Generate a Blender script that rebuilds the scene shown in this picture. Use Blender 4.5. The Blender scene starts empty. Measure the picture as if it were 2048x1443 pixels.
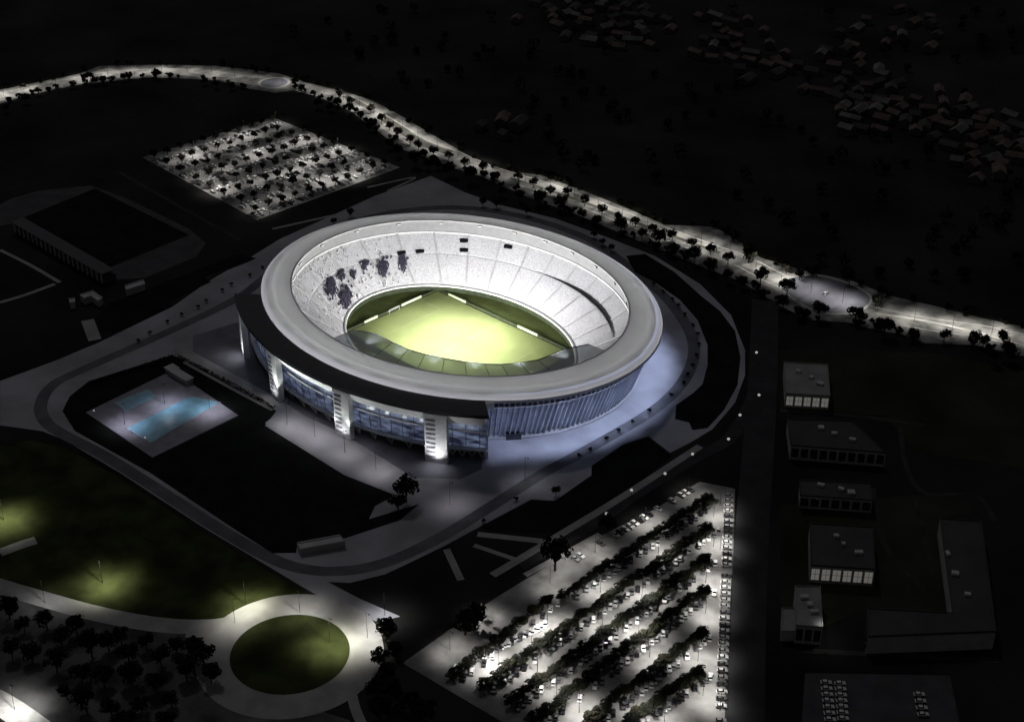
import bpy, bmesh, math, random
from mathutils import Vector
random.seed(11)
R = math.radians
SC = bpy.context.scene
COL = SC.collection

# ------------------------------------------------------------------ camera
CAM = (math.cos(R(-44))*29.12 + math.sin(R(-44))*(-711.75),
       -math.sin(R(-44))*29.12 + math.cos(R(-44))*(-711.75), 400.0)
cd = bpy.data.cameras.new('camera'); cam = bpy.data.objects.new('camera', cd); COL.objects.link(cam)
cam.location = CAM; cam.rotation_euler = (R(60), 0, R(44))
cd.lens = 3000/2048*36; cd.sensor_width = 36; cd.clip_start = 1; cd.clip_end = 9000
SC.camera = cam

# ------------------------------------------------------------------ night sky and moon
w = bpy.data.worlds.new('World'); SC.world = w; w.use_nodes = True
nt = w.node_tree; bg = nt.nodes['Background']
sky = nt.nodes.new('ShaderNodeTexSky'); sky.sky_type = 'NISHITA'; sky.sun_disc = False
MOON_EL, MOON_AZ = 52, 150          # azimuth = direction the moon stands in, degrees from +X
sky.sun_elevation = R(MOON_EL); sky.sun_rotation = R(90-MOON_AZ)
hs = nt.nodes.new('ShaderNodeHueSaturation'); hs.inputs['Saturation'].default_value = 0.25
nt.links.new(sky.outputs[0], hs.inputs['Color']); nt.links.new(hs.outputs[0], bg.inputs['Color'])
bg.inputs['Strength'].default_value = 0.0062
ml = bpy.data.lights.new('moon', 'SUN'); ml.energy = 0.135; ml.angle = R(4); ml.color = (.97, .95, 1)
mo = bpy.data.objects.new('moon', ml); COL.objects.link(mo)
mo.rotation_euler = (0, R(90-MOON_EL), R(MOON_AZ))
mo.location = (0, 0, 600)
vs = SC.view_settings
vs.view_transform = 'Standard'; vs.look = 'None'; vs.exposure = 0; vs.gamma = 1; vs.use_curve_mapping = False
SC.cycles.use_denoising = True
SC.cycles.max_bounces = 6; SC.cycles.diffuse_bounces = 3; SC.cycles.transparent_max_bounces = 8
SC.cycles.sample_clamp_indirect = 4

# ------------------------------------------------------------------ helpers
ca, sa = math.cos(R(-44)), math.sin(R(-44))
def P(px, py, z=0.0):
    """ground position (metres) of a spot measured on the photograph, at height z"""
    fx, fy, fz = (px-1024)/3000, 1.0, (721.5-py)/3000
    c, s = math.cos(R(30)), math.sin(R(30))
    d = Vector((fx, c*fy + s*fz, -s*fy + c*fz))
    t = (z-400.0)/d.z
    qx, qy = d.x*t + 29.12, d.y*t - 711.75
    return Vector((ca*qx + sa*qy, -sa*qx + ca*qy, z))
def Ps(pts, z=0.0): return [P(x, y, z) for x, y in pts]

class MB:
    def __init__(s): s.v, s.f, s.m = [], [], []
    def add(s, vs_, fs, mi=0):
        o = len(s.v); s.v += [tuple(a) for a in vs_]
        for f in fs: s.f.append([o+i for i in f]); s.m.append(mi)
    def box(s, c, size, rz=0.0, mi=0, taper=1.0):
        x, y, z = size[0]/2, size[1]/2, size[2]/2
        cz, sz = math.cos(rz), math.sin(rz); o = []
        for k, t in ((-1, 1), (1, taper)):
            for a, b in ((-1, -1), (1, -1), (1, 1), (-1, 1)):
                px, py = a*x*t, b*y*t
                o.append((c[0]+px*cz-py*sz, c[1]+px*sz+py*cz, c[2]+k*z))
        s.add(o, [(0, 3, 2, 1), (4, 5, 6, 7), (0, 1, 5, 4), (1, 2, 6, 5), (2, 3, 7, 6), (3, 0, 4, 7)], mi)
    def bar(s, a, b, r0, r1=None, n=6, mi=0):
        a, b = Vector(a), Vector(b); r1 = r0 if r1 is None else r1
        d = (b-a).normalized(); u = d.orthogonal().normalized(); v = d.cross(u); o = []
        for p, r in ((a, r0), (b, r1)):
            for i in range(n):
                t = 2*math.pi*i/n; o.append(p+u*math.cos(t)*r+v*math.sin(t)*r)
        s.add(o, [(i, (i+1) % n, n+(i+1) % n, n+i) for i in range(n)]+[tuple(range(n-1, -1, -1)), tuple(range(n, 2*n))], mi)
    def ball(s, c, r, n=8, m=5, mi=0, sq=1.0):
        o = [(c[0], c[1], c[2]+r*sq)]
        for j in range(1, m):
            t = math.pi*j/m
            for i in range(n):
                q = 2*math.pi*i/n; o.append((c[0]+r*math.sin(t)*math.cos(q), c[1]+r*math.sin(t)*math.sin(q), c[2]+r*sq*math.cos(t)))
        o.append((c[0], c[1], c[2]-r*sq)); f = [(0, 1+i, 1+(i+1) % n) for i in range(n)]
        for j in range(m-2):
            for i in range(n):
                a = 1+j*n; f.append((a+i, a+n+i, a+n+(i+1) % n, a+(i+1) % n))
        l = len(o)-1; a = 1+(m-2)*n; f += [(l, a+(i+1) % n, a+i) for i in range(n)]
        s.add(o, f, mi)
    def poly(s, pts, z0, z1=None, mi=0):
        """flat polygon at z1, or prism from z0 up to z1"""
        n = len(pts)
        ar = sum(pts[i][0]*pts[(i+1) % n][1]-pts[(i+1) % n][0]*pts[i][1] for i in range(n))
        if ar < 0: pts = pts[::-1]
        if z1 is None: s.add([(p[0], p[1], z0) for p in pts], [tuple(range(n))], mi); return
        o = [(p[0], p[1], z0) for p in pts]+[(p[0], p[1], z1) for p in pts]
        s.add(o, [tuple(range(n, 2*n))]+[(i, (i+1) % n, n+(i+1) % n, n+i) for i in range(n)], mi)
    def mesh(s, name, mats, smooth=False):
        me = bpy.data.meshes.new(name); me.from_pydata(s.v, [], s.f)
        for m in (mats if isinstance(mats, (list, tuple)) else [mats]): me.materials.append(m)
        me.polygons.foreach_set('material_index', s.m)
        if smooth: me.polygons.foreach_set('use_smooth', [True]*len(s.f))
        me.update(); return me
    def build(s, name, mats, parent=None, smooth=False):
        o = bpy.data.objects.new(name, s.mesh(name, mats, smooth)); COL.objects.link(o)
        if parent: o.parent = parent
        return o

def tag(o, label, cat, group=None):
    o['label'] = label; o['category'] = cat
    if group: o['group'] = group
    return o
def empty(name, label, cat, loc=(0, 0, 0), rz=0, group=None):
    o = bpy.data.objects.new(name, None); COL.objects.link(o)
    o.location = loc; o.rotation_euler = (0, 0, rz); o.empty_display_size = .5
    return tag(o, label, cat, group)
def struct(name, mb, m, label=None):
    o = mb.build(name, m); o['kind'] = 'structure'
    return o
def child(me, name, parent):
    o = bpy.data.objects.new(name, me); COL.objects.link(o); o.parent = parent; return o
def copy_thing(src, loc, rz, scale, label, group):
    r = src.copy(); COL.objects.link(r); r.location = loc; r.rotation_euler = (0, 0, rz); r.scale = scale
    r['label'] = label; r['group'] = group
    for ch in src.children:
        c = ch.copy(); COL.objects.link(c); c.parent = r
        for g in ch.children:
            d = g.copy(); COL.objects.link(d); d.parent = c
    return r
ORD = ('first second third fourth fifth sixth seventh eighth ninth tenth eleventh twelfth thirteenth fourteenth fifteenth '
       'sixteenth seventeenth eighteenth nineteenth').split()
def nth(i):
    i += 1
    if i > 99: return 'hundred and '+nth(i-101) if i > 100 else 'hundredth'
    if i < 20: return ORD[i-1]
    tens = ['twent', 'thirt', 'fort', 'fift', 'sixt', 'sevent', 'eight', 'ninet'][i//10-2]
    return tens+'ieth' if i % 10 == 0 else tens+'y-'+ORD[i % 10-1]

def mat(name, col, rough=.8, var=.25, scale=.2, metal=0.0, emit=None, es=0.0, col2=None, detail=4, bump=0.0, obj=False, spec=.3, lo=.35, hi=.65):
    m = bpy.data.materials.new(name); m.use_nodes = True; t = m.node_tree; b = t.nodes['Principled BSDF']
    b.inputs['Roughness'].default_value = rough; b.inputs['Metallic'].default_value = metal
    b.inputs['Specular IOR Level'].default_value = spec
    if obj: src = t.nodes.new('ShaderNodeTexCoord').outputs['Object']
    else: src = t.nodes.new('ShaderNodeNewGeometry').outputs['Position']
    n = t.nodes.new('ShaderNodeTexNoise'); n.inputs['Scale'].default_value = scale; n.inputs['Detail'].default_value = detail
    t.links.new(src, n.inputs['Vector'])
    r = t.nodes.new('ShaderNodeValToRGB'); r.color_ramp.elements[0].position = lo; r.color_ramp.elements[1].position = hi
    c2 = col2 or [c*(1+var) for c in col]; c1 = col if col2 else [c*(1-var) for c in col]
    r.color_ramp.elements[0].color = (*c1, 1); r.color_ramp.elements[1].color = (*c2, 1)
    t.links.new(n.outputs['Fac'], r.inputs['Fac']); t.links.new(r.outputs['Color'], b.inputs['Base Color'])
    if emit:
        b.inputs['Emission Color'].default_value = (*emit, 1); b.inputs['Emission Strength'].default_value = es
    if bump:
        bn = t.nodes.new('ShaderNodeBump'); bn.inputs['Strength'].default_value = bump; bn.inputs['Distance'].default_value = .3
        t.links.new(n.outputs['Fac'], bn.inputs['Height']); t.links.new(bn.outputs['Normal'], b.inputs['Normal'])
    m['nodes'] = 1
    return m
def smooth_line(pts, n=6, closed=False):
    pts = [Vector((p[0], p[1], 0)) for p in pts]; o = []; N = len(pts)
    for i in range(N if closed else N-1):
        g = (lambda k: pts[k % N]) if closed else (lambda k: pts[min(max(k, 0), N-1)])
        p0, p1, p2, p3 = g(i-1), g(i), g(i+1), g(i+2)
        for k in range(n):
            t = k/n
            o.append(.5*((2*p1)+(p2-p0)*t+(2*p0-5*p1+4*p2-p3)*t*t+(3*p1-p0-3*p2+p3)*t**3))
    if not closed: o.append(pts[-1])
    return o
def ribbon(mb, line, width, z, off=0.0, closed=False, mi=0, h=0.0):
    N = len(line); L, Rr = [], []
    for i, p in enumerate(line):
        a = line[(i-1) % N] if closed else line[max(i-1, 0)]
        b = line[(i+1) % N] if closed else line[min(i+1, N-1)]
        d = (b-a).normalized(); nrm = Vector((-d.y, d.x, 0))
        L.append(p+nrm*(off+width/2)); Rr.append(p+nrm*(off-width/2))
    v = [(p.x, p.y, z) for p in L]+[(p.x, p.y, z) for p in Rr]
    f = []
    for i in range(N if closed else N-1):
        j = (i+1) % N; f.append((i, N+i, N+j, j))
    mb.add(v, f, mi)
    if h:
        for X in (L, Rr):
            mb.add([(p.x, p.y, z) for p in X]+[(p.x, p.y, z-h) for p in X], [(i, (i+1) % N, N+(i+1) % N, N+i) for i in range(N if closed else N-1)], mi)
def walk(line, step, start=0.0):
    """points every step metres, with heading"""
    o = []; acc = start; d0 = 0.0
    for a, b in zip(line[:-1], line[1:]):
        l = (b-a).length
        while acc <= d0+l:
            t = (acc-d0)/l; o.append((a+(b-a)*t, math.atan2(b.y-a.y, b.x-a.x))); acc += step
        d0 += l
    return o
def light(kind, loc, power, color=(1, .97, .92), target=None, size=120, blend=.6, radius=.4, parent=None):
    l = bpy.data.lights.new('lamp_light', kind); l.energy = power; l.color = color
    l.shadow_soft_size = radius
    if kind == 'SPOT': l.spot_size = R(size); l.spot_blend = blend
    o = bpy.data.objects.new('lamp_light', l); COL.objects.link(o)
    o.location = loc
    if kind == 'SPOT':
        d = (Vector(target)-Vector(loc)) if target is not None else Vector((0, 0, -1))
        o.rotation_euler = d.to_track_quat('-Z', 'Y').to_euler()
    if parent: o.parent = parent
    return o

# ------------------------------------------------------------------ materials
M = dict(
    ground=mat('dark_soil_and_scrub', (.009, .009, .009), .95, .5, .012, detail=10, col2=(.036, .035, .033), spec=.1),
    lawn=mat('dark_lawn', (.011, .012, .011), .95, .35, .08, spec=.05),
    park_grass=mat('park_grass', (.037, .044, .016), .95, .42, .07, detail=12, spec=.05),
    plaza=mat('grey_paving', (.39, .385, .415), .8, .22, .035, detail=8, spec=.2),
    plaza_dark=mat('dark_paving', (.18, .18, .21), .8, .15, .1, spec=.2),
    asphalt=mat('asphalt', (.075, .075, .08), .85, .2, .1, spec=.15),
    road=mat('dark_road', (.15, .15, .16), .85, .2, .08, spec=.15),
    outer_road=mat('black_road', (.045, .045, .048), .85, .2, .08, spec=.1), dark_path=mat('earth_path', (.045, .044, .04), .9, .3, .1, spec=.1),
    boulevard=mat('pale_worn_road', (.27, .265, .25), .8, .6, .09, detail=12, spec=.2, lo=.34, hi=.64),
    median=mat('median_grass', (.10, .10, .085), .9, .3, .1, spec=.1),
    kerb=mat('pale_kerb', (.55, .54, .5), .8, .15, .3),
    path=mat('pale_path', (.36, .35, .34), .8, .15, .1, spec=.2),
    lot=mat('car_park_paving', (.25, .245, .24), .8, .4, .08, detail=10, spec=.2),
    line=mat('white_marking', (.22, .26, .13), .8, .1, 1),
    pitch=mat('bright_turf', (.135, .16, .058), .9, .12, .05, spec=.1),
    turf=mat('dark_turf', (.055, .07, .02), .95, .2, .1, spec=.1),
    seat=mat('pale_seats', (.50, .49, .50), .8, .1, 1.1, col2=(.76, .755, .77), detail=3, bump=.0, lo=.3, hi=.66),
    purple_dark=mat('dark_purple', (.05, .045, .07), .8, .3, .6),
    concrete=mat('pale_concrete', (.55, .54, .54), .8, .12, .15),
    white=mat('white_paint', (.78, .78, .77), .5, .05, .3),
    dark_metal=mat('black_cladding', (.018, .018, .024), .55, .2, .2, spec=.3),
    black=mat('opening_shade', (.006, .006, .008), .9, .1, 1, spec=.05),  # flat black stands in for the shade inside openings
    frame=mat('dark_frame', (.06, .065, .06), .5, .1, 1),
    pylon=mat('pylon_concrete', (.6, .6, .59), .75, .12, .2),
    trunk=mat('bark', (.07, .055, .04), .95, .3, 2, obj=True),
    roof_dark=mat('grey_roofing', (.31, .295, .29), .85, .15, .1),
    roof_low=mat('dark_roofing', (.065, .065, .067), .85, .15, .08),
    roof_pale=mat('dimmed_roofing', (.17, .165, .16), .9, .3, .1), village_wall=mat('dimmed_village_wall', (.12, .115, .11), .9, .3, .1),  # village walls and roofs: the slope's dimness is put into the colour
    roof_tile=mat('tiled_roof', (.10, .06, .05), .85, .3, .15, col2=(.17, .13, .11)),
    wall=mat('rendered_wall', (.45, .43, .4), .85, .12, .2),
    bark_pole=mat('lamp_post_metal', (.10, .10, .10), .5, .1, 1),
    bulb=mat('lit_lamp', (.8, .8, .8), .5, 0, 1, emit=(1, .97, .9), es=2.2),
    bulb_dim=mat('lit_globe', (.5, .5, .5), .5, 0, 1, emit=(1, .98, .93), es=.36),
    pane=mat('lit_window', (.4, .4, .38), .3, .2, 2, emit=(1, .97, .9), es=.10),
    dark_pane=mat('dark_window', (.03, .03, .035), .15, .2, 1),
    glassblack=mat('car_glass', (.012, .012, .015), .12, .1, 1, spec=.5),
    tyre=mat('tyre', (.02, .02, .02), .9, .1, 1),
    water=mat('pool_water', (.20, .42, .55), .4, .12, .25, spec=.5, bump=.05),
    deck=mat('pool_deck_tiles', (.27, .26, .30), .7, .12, .2),
    tile=mat('pool_coping', (.32, .33, .36), .7, .1, .3),
    led=mat('lit_board', (.45, .5, .32), .5, .2, .8, emit=(.85, 1, .6), es=.15), lens=mat('floodlight_lens', (.5, .5, .5), .4, .1, 1, emit=(1, 1, .97), es=.7), fin=mat('grey_fin', (.30, .31, .34), .6, .1, .3), post=mat('black_post', (.012, .012, .012), .7, .1, 1, spec=.1),
    gravel=mat('grey_gravel', (.05, .05, .05), .95, .5, .06, col2=(.17, .165, .16), detail=8, spec=.05), rough_grass=mat('rough_grass', (.022, .023, .015), .95, .5, .02, col2=(.05, .052, .035), detail=8, spec=.05),
    board=mat('dark_board', (.03, .04, .018), .6, .3, .4),
)
def leaf_mat(name, c1, c2):
    m = mat(name, c1, .8, .3, .35, col2=c2, obj=True, spec=.1)
    return m
LEAF = [leaf_mat('foliage_dark', (.006, .007, .005), (.018, .02, .013)), leaf_mat('foliage_olive', (.008, .008, .005), (.022, .022, .013))]

# seats of the bowl: rows and aisles live in geometry; seats vary in tone by block
def membrane():
    m = bpy.data.materials.new('roof_membrane'); m.use_nodes = True; t = m.node_tree
    b = t.nodes['Principled BSDF']; out = t.nodes['Material Output']
    b.inputs['Base Color'].default_value = (.62, .61, .61, 1); b.inputs['Roughness'].default_value = .6
    tr = t.nodes.new('ShaderNodeBsdfTranslucent'); tr.inputs['Color'].default_value = (.86, .86, .90, 1)  # translucency added so light from below brightens the roof
    g = t.nodes.new('ShaderNodeNewGeometry'); n = t.nodes.new('ShaderNodeTexNoise'); n.inputs['Scale'].default_value = .05
    t.links.new(g.outputs['Position'], n.inputs['Vector'])
    mr = t.nodes.new('ShaderNodeMapRange'); mr.inputs['To Min'].default_value = .55; mr.inputs['To Max'].default_value = .66
    t.links.new(n.outputs['Fac'], mr.inputs['Value'])
    mx = t.nodes.new('ShaderNodeMixShader'); t.links.new(mr.outputs[0], mx.inputs[0])
    t.links.new(b.outputs[0], mx.inputs[1]); t.links.new(tr.outputs[0], mx.inputs[2]); t.links.new(mx.outputs[0], out.inputs[0])
    return m
def visor_glass():
    m = bpy.data.materials.new('canopy_glass'); m.use_nodes = True; t = m.node_tree
    b = t.nodes['Principled BSDF']; out = t.nodes['Material Output']
    b.inputs['Base Color'].default_value = (.46, .48, .52, 1); b.inputs['Roughness'].default_value = .4
    g = t.nodes.new('ShaderNodeNewGeometry'); n = t.nodes.new('ShaderNodeTexNoise'); n.inputs['Scale'].default_value = .12
    t.links.new(g.outputs['Position'], n.inputs['Vector'])
    tp = t.nodes.new('ShaderNodeBsdfTransparent'); tp.inputs['Color'].default_value = (.80, .86, .86, 1)
    tl = t.nodes.new('ShaderNodeBsdfTranslucent'); tl.inputs['Color'].default_value = (.3, .32, .35, 1)
    m1 = t.nodes.new('ShaderNodeMixShader'); m1.inputs[0].default_value = .09
    t.links.new(b.outputs[0], m1.inputs[1]); t.links.new(tl.outputs[0], m1.inputs[2])
    mr = t.nodes.new('ShaderNodeMapRange'); mr.inputs['To Min'].default_value = .1; mr.inputs['To Max'].default_value = .38
    t.links.new(n.outputs['Fac'], mr.inputs['Value'])
    mx = t.nodes.new('ShaderNodeMixShader'); t.links.new(mr.outputs[0], mx.inputs[0])
    t.links.new(m1.outputs[0], mx.inputs[1]); t.links.new(tp.outputs[0], mx.inputs[2]); t.links.new(mx.outputs[0], out.inputs[0])
    return m
def lit_glazing(name, c_lo, c_hi, strength, scale=(.10, .10, .28)):
    """glazed wall seen at night: rooms behind it lit to different degrees"""
    m = bpy.data.materials.new(name); m.use_nodes = True; t = m.node_tree; b = t.nodes['Principled BSDF']
    b.inputs['Base Color'].default_value = (.10, .11, .15, 1); b.inputs['Roughness'].default_value = .25
    g = t.nodes.new('ShaderNodeNewGeometry'); mp = t.nodes.new('ShaderNodeMapping'); mp.inputs['Scale'].default_value = scale
    t.links.new(g.outputs['Position'], mp.inputs['Vector'])
    n = t.nodes.new('ShaderNodeTexNoise'); n.inputs['Scale'].default_value = 1.6; n.inputs['Detail'].default_value = 5
    t.links.new(mp.outputs[0], n.inputs['Vector'])
    r = t.nodes.new('ShaderNodeValToRGB'); e = r.color_ramp.elements
    e[0].position = .38; e[0].color = (*c_lo, 1); e[1].position = .68; e[1].color = (*c_hi, 1)
    t.links.new(n.outputs['Fac'], r.inputs[0]); t.links.new(r.outputs[0], b.inputs['Emission Color'])
    b.inputs['Emission Strength'].default_value = strength
    return m
M['membrane'] = membrane(); M['visor'] = visor_glass()
M['glaze_front'] = lit_glazing('lit_front_glazing', (.02, .022, .05), (.26, .33, .52), .42)
M['glaze_side'] = lit_glazing('lit_side_glazing', (.03, .035, .06), (.16, .19, .30), .35)

# ------------------------------------------------------------------ ground and paving
mb = MB(); mb.poly([Vector((-5000, -5000, 0)), Vector((5000, -5000, 0)), Vector((5000, 5000, 0)), Vector((-5000, 5000, 0))], 0)
struct('ground', mb, M['ground'])
def sheet(name, pts, z, m, sm=0, thick=.04):
    W = Ps(pts)
    if sm: W = smooth_line(W, sm, True)
    mb = MB(); mb.poly(W, z-thick, z); return struct(name, mb, m)

PLAZA = [(0, 762), (114, 720), (200, 684), (346, 613), (416, 563), (500, 515), (560, 478), (640, 442), (750, 392), (862, 352), (930, 385), (1000, 410),
         (1110, 437), (1215, 475), (1310, 512), (1400, 568), (1462, 630), (1490, 700), (1490, 750), (1470, 805), (1425, 858), (1380, 885), (1340, 905),
         (1297, 872), (1247, 888), (1183, 931), (1183, 950), (1147, 975), (1110, 1001), (1063, 998), (963, 1051), (895, 1088), (817, 1126), (770, 1148), (700, 1165),
         (655, 1163), (720, 1197), (800, 1232), (760, 1244), (690, 1222), (600, 1170), (520, 1122), (400, 1050), (240, 945), (130, 880), (85, 862), (0, 850)]
sheet('plaza', PLAZA, .10, M['plaza'])
RING = [(1290, 560), (1340, 605), (1378, 660), (1388, 705), (1374, 750), (1338, 795), (1280, 838), (1150, 912), (1080, 950), (973, 1018), (895, 1066), (817, 1106), (760, 1128),
        (700, 1140), (625, 1140), (547, 1118), (430, 1052), (300, 968), (200, 906), (112, 860), (84, 830), (84, 800), (104, 772), (150, 746), (353, 656), (475, 596), (530, 555),
        (640, 470), (760, 430), (900, 415), (1040, 432), (1180, 480)]
mb = MB(); ribbon(mb, smooth_line(Ps(RING), 6, True), 6.5, .14, closed=True); struct('ring_road', mb, M['road'])
sheet('lawn', [(1252, 512), (1290, 508), (1350, 545), (1400, 590), (1440, 622), (1470, 662), (1481, 715), (1475, 770), (1448, 820), (1415, 856), (1385, 860), (1378, 845), (1350, 838),
      (1352, 810), (1385, 787), (1405, 768), (1415, 730), (1415, 690), (1395, 640), (1360, 600), (1310, 565), (1270, 545)], .16, M['lawn'])
sheet('lawn', [(125, 822), (140, 792), (178, 762), (345, 710), (400, 735), (553, 822), (530, 851), (689, 950), (790, 990), (750, 1012), (738, 1038), (838, 1008), (800, 1040), (690, 1076),
      (595, 1088), (592, 1105), (545, 1106), (480, 1065), (300, 945), (150, 862)], .18, M['lawn'])
sheet('lawn', [(190, 637), (199, 664), (228, 664), (346, 613), (337, 603), (422, 564), (410, 555), (513, 517), (480, 508), (330, 565), (217, 608)], .17, M['lawn'])
sheet('lawn', [(1183, 933), (1247, 890), (1297, 875), (1344, 911), (1250, 985), (1115, 1066), (975, 1062), (963, 1053), (1063, 1000), (1110, 1003), (1147, 977), (1183, 952)], .12, M['lawn'])
sheet('forecourt', [(386, 672), (386, 703), (552, 794), (611, 832), (684, 866), (828, 955), (920, 958), (963, 938), (972, 884), (900, 760), (700, 640), (560, 590), (490, 640)], .15, M['plaza_dark'])
sheet('promenade', [(530, 846), (556, 826), (625, 860), (690, 895), (800, 950), (838, 972), (792, 990), (689, 948)], .20, M['plaza'])
# hedge lined path beside the pool
mb = MB(); ribbon(mb, smooth_line(Ps([(350, 700), (450, 752), (552, 812)])), 3.5, .22); struct('path', mb, M['path'])
mb = MB(); ribbon(mb, smooth_line(Ps([(368, 724), (460, 775), (545, 820)])), 2.0, .22); struct('path', mb, M['path'])
# dark roads
for nm, ln, wd, m in (('road', [(1530, 600), (1528, 700), (1520, 850), (1505, 1050), (1495, 1250), (1488, 1500)], 15, 'outer_road'),
                      ('road', [(1513, 700), (1519, 760), (1497, 815), (1457, 878), (1385, 918), (1330, 952), (1263, 993), (1213, 1030), (1120, 1085), (1040, 1130)], 7, 'outer_road'),
                      ('path', [(1400, 892), (1250, 990), (1115, 1072), (1044, 1115), (985, 1150)], 4.0, 'path'),
                      ('path', [(955, 1068), (1085, 1082)], 3.5, 'path'), ('path', [(948, 1090), (1030, 1118)], 2.5, 'path'),
                      ('path', [(893, 1098), (922, 1160)], 3.2, 'path'), ('path', [(1200, 1068), (1120, 1112), (1050, 1150)], 3.0, 'path'),
                      ('path', [(0, 605), (50, 590), (110, 568)], 3, 'path'), ('path', [(0, 500), (60, 530), (120, 565)], 2.5, 'path'),
                      ('path', [(175, 640), (190, 680)], 7, 'path'),
                      ('path', [(240, 345), (380, 425), (480, 480)], 3, 'dark_path'), ('path', [(545, 458), (680, 428)], 2.5, 'path'),
                      ('path', [(735, 375), (830, 355), (775, 382)], 2, 'path'), ('path', [(500, 520), (300, 600), (210, 640)], 3, 'dark_path'),
                      ('road', [(0, 1105), (40, 1090), (72, 1080)], 6, 'path')):
    mb = MB(); ribbon(mb, smooth_line(Ps(ln)), wd, .125+.01*random.random()); struct(nm, mb, M[m])

# park on the lower left, with the small roundabout
sheet('park_grass', [(-60, 900), (60, 880), (130, 895), (240, 955), (400, 1060), (520, 1132), (690, 1228), (745, 1250), (600, 1212), (450, 1238), (370, 1246), (200, 1218), (0, 1165), (-60, 1150)], .06, M['park_grass'])
cR = P(580, 1306); rG = (P(699, 1306)-P(461, 1306)).length/2
def disc(name, c, r, z, m, n=72, ri=0):
    mb = MB(); o = [c+Vector((math.cos(2*math.pi*i/n)*r, math.sin(2*math.pi*i/n)*r, 0)) for i in range(n)]
    if not ri: mb.poly(o, z-.05, z)
    else:
        q = [c+Vector((math.cos(2*math.pi*i/n)*ri, math.sin(2*math.pi*i/n)*ri, 0)) for i in range(n)]
        mb.add([(p.x, p.y, z) for p in o+q], [(i, (i+1) % n, n+(i+1) % n, n+i) for i in range(n)])
    return struct(name, mb, m)
disc('roundabout_road', cR, rG+13.5, .12, M['path'], ri=rG-.3)
disc('roundabout_grass', cR, rG, .24, M['park_grass'])
mb = MB(); ribbon(mb, smooth_line(Ps([(-40, 1160), (60, 1190), (200, 1228), (330, 1250), (440, 1250), (520, 1226)])), 9, .115); struct('road', mb, M['path'])
mb = MB(); ribbon(mb, smooth_line(Ps([(372, 1266), (450, 1266), (520, 1270)])), 5, .105); struct('road', mb, M['path'])
mb = MB(); ribbon(mb, smooth_line(Ps([(660, 1228), (720, 1250), (770, 1262)])), 5, .11); struct('road', mb, M['path'])
mb = MB(); ribbon(mb, smooth_line(Ps([(700, 1370), (712, 1420), (740, 1480)])), 4, .11); struct('path', mb, M['path'])
mb = MB(); ribbon(mb, smooth_line(Ps([(-60, 1375), (0, 1405), (60, 1445), (130, 1500)])), 10.5, .11); struct('white_road', mb, M['kerb'])

sheet('gravel', [(-60, 1180), (60, 1205), (200, 1240), (370, 1268), (452, 1290), (470, 1350), (540, 1390), (640, 1420), (700, 1440), (720, 1520), (160, 1500), (60, 1425), (-60, 1350)], .05, M['gravel'])
sheet('rough_grass', [(1560, 700), (1850, 705), (2150, 760), (2200, 960), (1830, 900), (1770, 830), (1560, 815)], .04, M['rough_grass'])
sheet('rough_grass', [(1560, 1010), (1900, 985), (1960, 1020), (1880, 1036), (1900, 1230), (1735, 1215), (1560, 1290)], .045, M['rough_grass'])
for ln, wd in (([(1800, 850), (1812, 930), (1850, 985), (1950, 990), (1990, 1040)], 2.5), ([(1745, 975), (1770, 1090), (1850, 1180)], 2.5), ([(1830, 1000), (1850, 1080), (1870, 1150)], 2.2), ([(1560, 820), (1700, 830), (1850, 850)], 3), ([(1600, 1300), (1800, 1310), (2000, 1320)], 3)):
    mb = MB(); ribbon(mb, smooth_line(Ps(ln)), wd, .07); struct('path', mb, M['dark_path'])
# boulevard on the far side
BU = [(-60, 195), (0, 180), (60, 168), (160, 148), (200, 132), (330, 130), (430, 132), (500, 140), (560, 148), (610, 165), (690, 184), (740, 200), (790, 225), (840, 255), (900, 290), (960, 325),
      (1010, 342), (1080, 350), (1150, 375), (1250, 415), (1330, 450), (1395, 452), (1430, 455), (1475, 480), (1520, 515), (1620, 545), (1700, 560), (1780, 592), (1870, 612), (1960, 635), (2060, 657), (2150, 680)]
BL = [(-60, 222), (0, 208), (50, 192), (150, 171), (215, 163), (300, 155), (380, 158), (440, 162), (500, 178), (550, 186), (600, 180), (640, 196), (700, 222), (755, 262), (800, 298), (850, 314), (900, 335),
      (960, 352), (1010, 374), (1050, 392), (1100, 410), (1170, 436), (1250, 470), (1320, 500), (1420, 540), (1480, 562), (1560, 612), (1620, 640), (1700, 645), (1740, 657), (1800, 668), (1850, 686), (1950, 690), (2060, 715), (2150, 735)]
sheet('boulevard', BU+BL[::-1], .11, M['boulevard'])
MID = [(-60, 208), (0, 194), (60, 180), (160, 160), (250, 147), (380, 145), (500, 160), (560, 167), (620, 180), (695, 203), (750, 232), (800, 262), (850, 290), (900, 308), (960, 334), (1020, 354), (1100, 378),
       (1200, 416), (1300, 455), (1400, 492), (1480, 520), (1560, 560), (1660, 598), (1740, 624), (1860, 648), (1960, 662), (2060, 684), (2150, 706)]
mid = smooth_line(Ps(MID), 8)
mb = MB()
for o_ in (-7.5, 7.0): ribbon(mb, mid, .9, .15, off=o_)
struct('road_marking', mb, M['kerb'])
mb = MB(); ribbon(mb, smooth_line(Ps([(770, 238), (840, 284), (900, 306)]), 8), 8, .16); ribbon(mb, smooth_line(Ps([(690, 192), (745, 220)]), 8), 5, .16); struct('median', mb, M['median'])
mb = MB(); ribbon(mb, smooth_line(Ps([(1020, 356), (1150, 398), (1300, 456), (1440, 506)]), 8), 3.2, .16); struct('median', mb, M['median'])
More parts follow.
